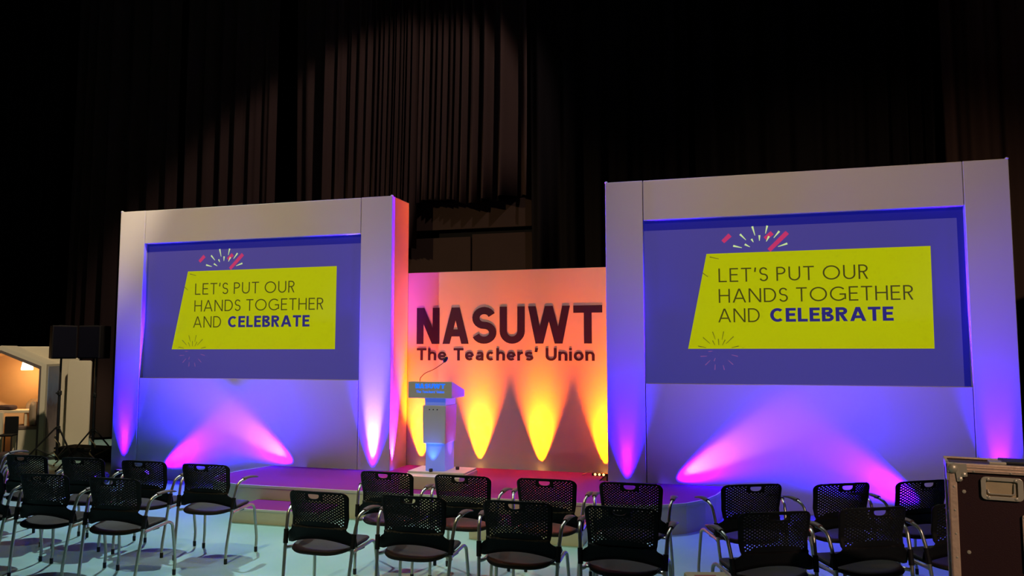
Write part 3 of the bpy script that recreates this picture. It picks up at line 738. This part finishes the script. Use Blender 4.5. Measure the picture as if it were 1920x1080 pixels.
# recessed handle
hx, hz, hw, hh = .192, CZ-.093, .148, .092
def frame_plate(mb, outer, inner, y0, y1):
    n = len(outer); vs = [(a, y0, b_) for a, b_ in outer]+[(a, y0, b_) for a, b_ in inner]+[(a, y1, b_) for a, b_ in outer]+[(a, y1, b_) for a, b_ in inner]
    fs = []
    for i in range(n):
        j = (i+1) % n
        fs += [(i, j, n+j, n+i), (2*n+i, 3*n+i, 3*n+j, 2*n+j), (i, 2*n+i, 2*n+j, j), (n+i, n+j, 3*n+j, 3*n+i)]
    mb.add(vs, fs)
hd = MB(); frame_plate(hd, rrect(hx-hw/2, hx+hw/2, hz-hh/2, hz+hh/2, .018), rrect(hx-hw/2+.018, hx+hw/2-.020, hz-hh/2+.015, hz+hh/2-.015, .007), .008, -.002)
for q in ((-1, -1), (-1, 1), (1, -1), (1, 1)): hd.lathe([(.007, 0), (.006, .003), (.0005, .004)], (hx+q[0]*(hw/2-.026), -.002, hz+q[1]*(hh/2-.010)), 10, (0, -1, 0))
hdo = hd.build('handle_plate', M['zinc'], fc, smooth=False, bevel=.0015)
MB().prism(rrect(hx-hw/2+.018, hx+hw/2-.020, hz-hh/2+.015, hz+hh/2-.015, .007), lambda a, b_, d: (a, .0115-d, b_), 0, .0025).build('handle_dish', M['brass'], hdo)
MB().tube(bend([(hx-.050, .004, hz-.006), (hx-.048, .001, hz-.022), (hx+.042, .001, hz-.022), (hx+.044, .004, hz+.022)], .010), .0035, 8).build('handle_bail', M['zinc'], hdo, smooth=True)
lk = MB(); frame_plate(lk, rrect(.256, .42, CZ-.42, CZ-.190, .010), rrect(.266, .410, CZ-.41, CZ-.200, .004), .008, -.002)
for z in (CZ-.20, CZ-.27, CZ-.33, CZ-.40): lk.lathe([(.004, 0), (.003, .002), (.0005, .003)], (.261, -.002, z), 8, (0, -1, 0))
lko = lk.build('label_dish_frame', M['alu'], fc, bevel=.001)
MB().box(.266, .410, .009, .0115, CZ-.41, CZ-.200).build('label_dish', M['case'], lko)
MB().box(.20, .60, .05, .18, CZ, CZ+.012).build('lid_strip', M['blackmetal'], fc, bevel=.003)
MB().box(.155, .215, .03, .10, CZ, CZ+.010).build('lid_catch', M['zinc'], fc, bevel=.002)
for xx in (.09, Wd-.09):
    for yy in (.07, Dp-.07):
        mb = MB(); mb.lathe([(.0005, -.016), (.042, -.016), (.045, 0), (.042, .016), (.0005, .016)], (xx, yy, .045), 18, (1, 0, 0))
        mb.box(xx-.028, xx-.022, yy-.02, yy+.02, .045, .10); mb.box(xx+.022, xx+.028, yy-.02, yy+.02, .045, .10); mb.box(xx-.045, xx+.045, yy-.045, yy+.045, .094, .10)
        mb.build('caster', M['rubber'], fc)

# ---------------------------------------------------------------- speakers on tripods, left
def stand(x, y, hub, top, label, rz=0, knob=True):
    r = empty('speaker_stand', (x, y, 0), rz, label, 'speaker stand', 'tripod speaker stands')
    MB().tube([(0, 0, .12), (0, 0, hub+.55)], .020, 12).build('lower_pole', M['blackmetal'], r, smooth=True)
    MB().tube([(0, 0, hub+.5), (0, 0, top)], .0155, 12).build('upper_pole', M['blackmetal'], r, smooth=True)
    c = MB().lathe([(.0205, 0), (.030, .005), (.030, .06), (.0205, .07)], (0, 0, hub+.49), 14).build('collar', M['rubber'], r, smooth=True)
    MB().tube([(0, -.02, hub+.525), (0, -.07, hub+.525)], .011, 8).build('knob', M['rubber'], c, smooth=True)
    MB().lathe([(.024, 0), (.034, .004), (.034, .045), (.024, .05)], (0, 0, hub-.02), 14).build('hub', M['rubber'], r, smooth=True)
    for k in range(3):
        a = R(100+120*k); d = Vector((math.cos(a), math.sin(a), 0))
        lg = MB(); lg.tube([Vector((0, 0, hub+.005))+d*.03, d*.52+Vector((0, 0, .02))], .012, 8)
        l_ = lg.build('leg', M['blackmetal'], r, smooth=True)
        MB().tube([Vector((0, 0, .17))+d*.02, d*.27+Vector((0, 0, hub*.5+.01))], .009, 6).build('brace', M['blackmetal'], l_, smooth=True)
        MB().lathe([(.014, 0), (.017, .01), (.014, .035)], d*.525, 10).build('foot', M['rubber'], l_, smooth=True)
    MB().tube([(.035*math.cos(i*.9), .035*math.sin(i*.9), hub-.02-i*.03) for i in range(int(hub/.03)-1)], .011, 8).build('cable_wrap', M['wrap'], r, smooth=True)
    return r
def speaker(x, y, z, rz, label, w_=.34, d_=.36, h_=.50):
    r = empty('loudspeaker', (x, y, z), rz, label, 'speaker', 'loudspeakers on tripods')
    MB().prism([(-w_/2, -d_/2), (w_/2, -d_/2), (w_/2*.78, d_/2), (-w_/2*.78, d_/2)], lambda a, b_, d: (a, b_, d), 0, h_).build('cabinet', M['cabinet'], r, bevel=.012)
    MB().prism(rrect(-w_/2+.018, w_/2-.018, .02, h_-.02, .012), lambda a, b_, d: (a, -d_/2-d, b_), -.004, .010).build('grille', M['grille'], r, bevel=.003)
    MB().box(-.05, .05, -.03, .03, h_, h_+.008).build('fly_point', M['rubber'], r)
    return r
stand(-9.80, .40, .60, 1.66, 'black tripod stand with cable wound down it, in front of the white booth', R(8))
speaker(-9.80, .40, 1.64, R(58), 'black loudspeaker on the tripod nearer the white booth')
stand(-9.36, .62, .56, 1.66, 'black tripod stand nearer the left screen surround', R(35))
speaker(-9.38, .62, 1.64, R(14), 'black loudspeaker on the tripod nearer the left screen surround')

# ---------------------------------------------------------------- house shaped booth, far left
bo = empty('meeting_booth', (-11.52, .86, 0), R(30), label='white house shaped meeting booth with a lit orange interior at far left', cat='booth')
ap, ev, hw_ = 1.845, 1.535, .68
BA = R(30)
def BT(x, y, z=0): return (-11.52+x*math.cos(BA)-y*math.sin(BA), .86+x*math.sin(BA)+y*math.cos(BA), z)
roof = [(-hw_, 0), (-hw_, ev), (0, ap), (hw_, ev), (hw_, 0)]
inner = [(-hw_+.075, .04), (-hw_+.075, ev-.03), (0, ap-.075), (hw_-.075, ev-.03), (hw_-.075, .04)]
mb = MB(); f_ = lambda a, b_, d: (a, d, b_)
for i in range(len(roof)-1):
    q = [roof[i], roof[i+1], inner[i+1], inner[i]]; mb.prism(q, f_, 0, .68)
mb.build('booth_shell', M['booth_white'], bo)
mb = MB()
g1 = [(-hw_+.075, .04), (-hw_+.075, ev-.03), (0, ap-.075), (hw_-.075, ev-.03), (hw_-.075, .04)]
g2 = [(a*.955, (b_ if b_ < .1 else b_-.045)) for a, b_ in g1]
for i in range(4): mb.prism([g1[i], g1[i+1], g2[i+1], g2[i]], f_, -.01, .04)
mb.build('opening_trim', M['booth_trim'], bo)
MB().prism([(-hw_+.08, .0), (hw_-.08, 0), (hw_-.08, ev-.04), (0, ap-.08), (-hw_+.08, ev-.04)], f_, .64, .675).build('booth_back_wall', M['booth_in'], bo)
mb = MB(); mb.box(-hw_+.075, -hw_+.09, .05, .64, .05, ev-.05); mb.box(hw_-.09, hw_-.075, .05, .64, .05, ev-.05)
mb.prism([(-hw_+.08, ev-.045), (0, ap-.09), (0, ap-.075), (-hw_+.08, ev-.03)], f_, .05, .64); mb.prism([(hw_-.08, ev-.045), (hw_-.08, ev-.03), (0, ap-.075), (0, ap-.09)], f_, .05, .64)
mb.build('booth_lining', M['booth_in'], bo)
MB().box(-hw_, hw_+.02, .68, .74, 0, ap-.01).build('rear_panel', M['booth_white'], bo, bevel=.03, seg=3)
MB().box(-hw_, hw_, 0, .68, 0, .04).build('booth_floor', M['cushion_dark'], bo)
bn = MB().box(.22, .59, .03, .62, .04, .47).build('bench', M['booth_white'], bo, bevel=.006)
MB().box(.22, .588, .02, .62, .47, .53).build('bench_pad', M['cushion_dark'], bn, bevel=.015)
MB().box(-.59, -.32, .03, .62, .04, .47).build('bench', M['booth_white'], bo, bevel=.006)
MB().box(hw_+.0, hw_+.008, .10, .66, .05, 1.50).build('photo_print', M['photo_print'], bo)
# booth contents
tb = empty('booth_table', BT(0, .2, .04), BA, label='pale wooden table top inside the lit booth', cat='table')
MB().box(-.30, .44, -.12, .22, .70, .745).build('tabletop', M['wood'], tb, bevel=.006)
MB().box(.36, .39, -.10, .18, 0, .70).build('leg', M['wood'], tb)
MB().box(-.25, -.22, -.10, .18, 0, .70).build('leg', M['wood'], tb)
pl_ = empty('pendant_lamp', BT(.33, .20, 1.44), label='glowing white pendant lamp inside the booth', cat='lamp')
MB().lathe([(.085, 0), (.09, .02), (.07, .13), (.02, .15)], (0, 0, 0), 20).build('lamp_shade', M['lamp'], pl_, smooth=True)
MB().tube([(0, 0, .145), (0, 0, .20)], .006, 6).build('cord', M['black'], pl_)
l = bpy.data.lights.new('pendant_bulb', 'POINT'); l.energy = 13; l.color = (1, .60, .24); l.shadow_soft_size = .06
o = bpy.data.objects.new('pendant_bulb', l); C.objects.link(o); o.location = BT(.33, .20, 1.38)
def soft(name, cx, cy, z, sx_, sy_, sz_, mt, label, cat, rz=0, group=None):
    mb = MB(); nu, nv = 16, 10; vs = []; fs = []
    for j in range(nv+1):
        ph = -PI/2+PI*j/nv
        for i in range(nu):
            th = 2*PI*i/nu
            f = lambda c, e: math.copysign(abs(c)**e, c)
            vs.append((sx_*f(math.cos(ph), .45)*f(math.cos(th), .5), sy_*f(math.cos(ph), .45)*f(math.sin(th), .5), sz_+sz_*f(math.sin(ph), .6)*(1+.1*math.sin(th*3+cx))))
    for j in range(nv):
        for i in range(nu): fs.append((j*nu+i, j*nu+(i+1) % nu, (j+1)*nu+(i+1) % nu, (j+1)*nu+i))
    mb.add(vs, fs); o = mb.build(name, mt, smooth=True); o.location = (cx, cy, z); o.rotation_euler = (0, 0, rz)
    return tag(o, label, cat, group)
soft('bench_cushion', *BT(.36, .54)[:2], .57, .13, .05, .18, M['cushion'], 'tan upright cushion on the booth bench behind the table end', 'cushion', BA)
soft('tote_bag', *BT(.50, .10)[:2], .53, .055, .07, .19, M['cushion'], 'tan bag standing at the right end of the booth bench', 'bag')
soft('folded_coat', *BT(.05, .22)[:2], .785, .17, .09, .04, M['darkcloth'], 'dark folded coat lying on the booth table', 'coat')
bch = empty('side_chair', BT(.24, -.30), BA, 'black plain chair under the booth table in front of the bench', 'chair')
MB().box(-.10, .10, .20, .23, .42, .70).build('backrest', M['black'], bch, bevel=.012)
MB().box(-.10, .10, -.05, .23, .40, .43).build('seat', M['black'], bch, bevel=.01)
for a, b_ in ((-.09, -.03), (.09, -.03), (-.09, .21), (.09, .21)): MB().tube([(a, b_, 0), (a, b_, .41)], .011, 8).build('leg', M['blackmetal'], bch)
bs = empty('printed_counter', BT(-.26, -.12), BA, label='red and violet printed counter panel at the left picture edge', cat='sign')
MB().box(-.35, .33, 0, .03, .06, .76).build('print_face', M['banner'], bs)
MB().box(.33, .38, -.01, .05, 0, .765).build('edge_post', M['booth_white'], bs)
mb = MB(); mb.lathe([(.0005, 0), (.035, 0), (.035, .002), (.0005, .002)], (.17, -.001, .43), 16, (0, -1, 0))
mb.build('round_logo', M['white_line'], bs)
for k, z in enumerate((.345, .27, .25, .19)): MB().box(.08, .24-.02*k, -.002, 0, z, z+(.02 if k == 0 else .006)).build('print_line', M['white_line'], bs)

# pale partitions behind the speakers
p1 = empty('partition_panel', (-11.27, 2.20, 0), R(30), label='pale free standing partition with rounded corners behind the tripods', cat='partition', group='pale partitions')
MB().prism(rrect(-.18, .20, .02, 1.585, .04), lambda a, b_, d: (a, d, b_), 0, .05).build('board', M['booth_white'], p1, bevel=.006)
MB().box(-.16, -.08, -.12, .17, 0, .02).build('foot', M['blackmetal'], p1); MB().box(.08, .16, -.12, .17, 0, .02).build('foot', M['blackmetal'], p1)
p2 = empty('partition_panel', (-11.66, 2.30, 0), R(30), label='pale partition partly hidden between the booth and the rounded partition', cat='partition', group='pale partitions')
MB().prism(rrect(-.18, .20, .02, 1.63, .03), lambda a, b_, d: (a, d, b_), 0, .05).build('board', M['booth_white'], p2, bevel=.006)
MB().box(-.15, -.08, -.12, .17, 0, .02).build('foot', M['blackmetal'], p2); MB().box(.08, .15, -.12, .17, 0, .02).build('foot', M['blackmetal'], p2)
bx = empty('equipment_trunk', (-9.98, 1.35, 0), label='low black trunk on the floor behind the tripod legs', cat='trunk')
MB().box(-.65, .75, -.2, .2, 0, .16).build('trunk_body', M['black'], bx, bevel=.01)
MB().box(-.66, .76, -.21, .21, .16, .20).build('lid', M['black'], bx, bevel=.008)

# clutter in front of the leftmost pillar
soft('cable_heap', -8.14, -.62, 0, .20, .15, .085, M['rubber'], 'heap of black cable on the floor before the leftmost pillar', 'cable')
pb = empty('power_box', (-8.05, -.86, 0), R(15), 'small black box with a pale label beside the cable heap', 'power box')
MB().box(-.08, .08, -.06, .06, 0, .11).build('box_body', M['blackmetal'], pb, bevel=.006)
MB().box(-.045, .04, -.063, -.06, .035, .085).build('label_plate', M['zip'], pb)
for i, (x, y) in enumerate(((-7.78, -.9),)):
    pr = empty('par_can', (x, y, 0), R(160), 'round stage lamp showing blue light through the chair back before the left pillar', 'stage light')
    MB().lathe([(.05, -.10), (.075, -.08), (.08, .04), (.085, .05), (.074, .05), (.074, .03)], (0, 0, .13), 20, (0, .96, .28)).build('lamp_body', M['blackmetal'], pr, smooth=True)
    mb = MB(); c0 = Vector((0, 0, .13)); ax = Vector((0, .96, .28)).normalized(); q_ = ax.to_track_quat('Z', 'Y')
    for k in range(7):
        off = Vector((0, 0, 0)) if k == 6 else Vector((.045*math.cos(k*PI/3), .045*math.sin(k*PI/3), 0))
        mb.lathe([(.0005, 0), (.013, 0), (.010, .008), (.0005, .010)], c0+ax*.032+q_ @ off, 10, ax)
    mb.build('led_lens', M['led_blue'], pr)
    MB().tube(bend([(-.095, 0, .13), (-.095, 0, .008), (.095, 0, .008), (.095, 0, .13)], .03), .007, 8).build('yoke', M['blackmetal'], pr, smooth=True)

# bags on the floor before the booth
soft('duffel_bag', -10.95, .62, 0, .34, .14, .085, M['darkcloth'], 'dark reddish duffel bag on the floor before the booth bench', 'bag')
soft('duffel_bag', -11.35, .02, 0, .30, .15, .08, M['darkcloth'], 'dark crumpled bag on the floor before the red printed counter', 'bag')

# cardboard box at the bottom edge
cb = empty('cardboard_box', (-.145, -4.80, 0), R(16), 'tan cardboard box with red print at the bottom edge below the angled chairs', 'box')
MB().box(-.11, .11, -.10, .10, 0, .602).build('box_body', M['card'], cb, bevel=.012)
MB().box(-.07, .04, -.04, .03, .602, .6035).build('red_print', M['print_red'], cb)
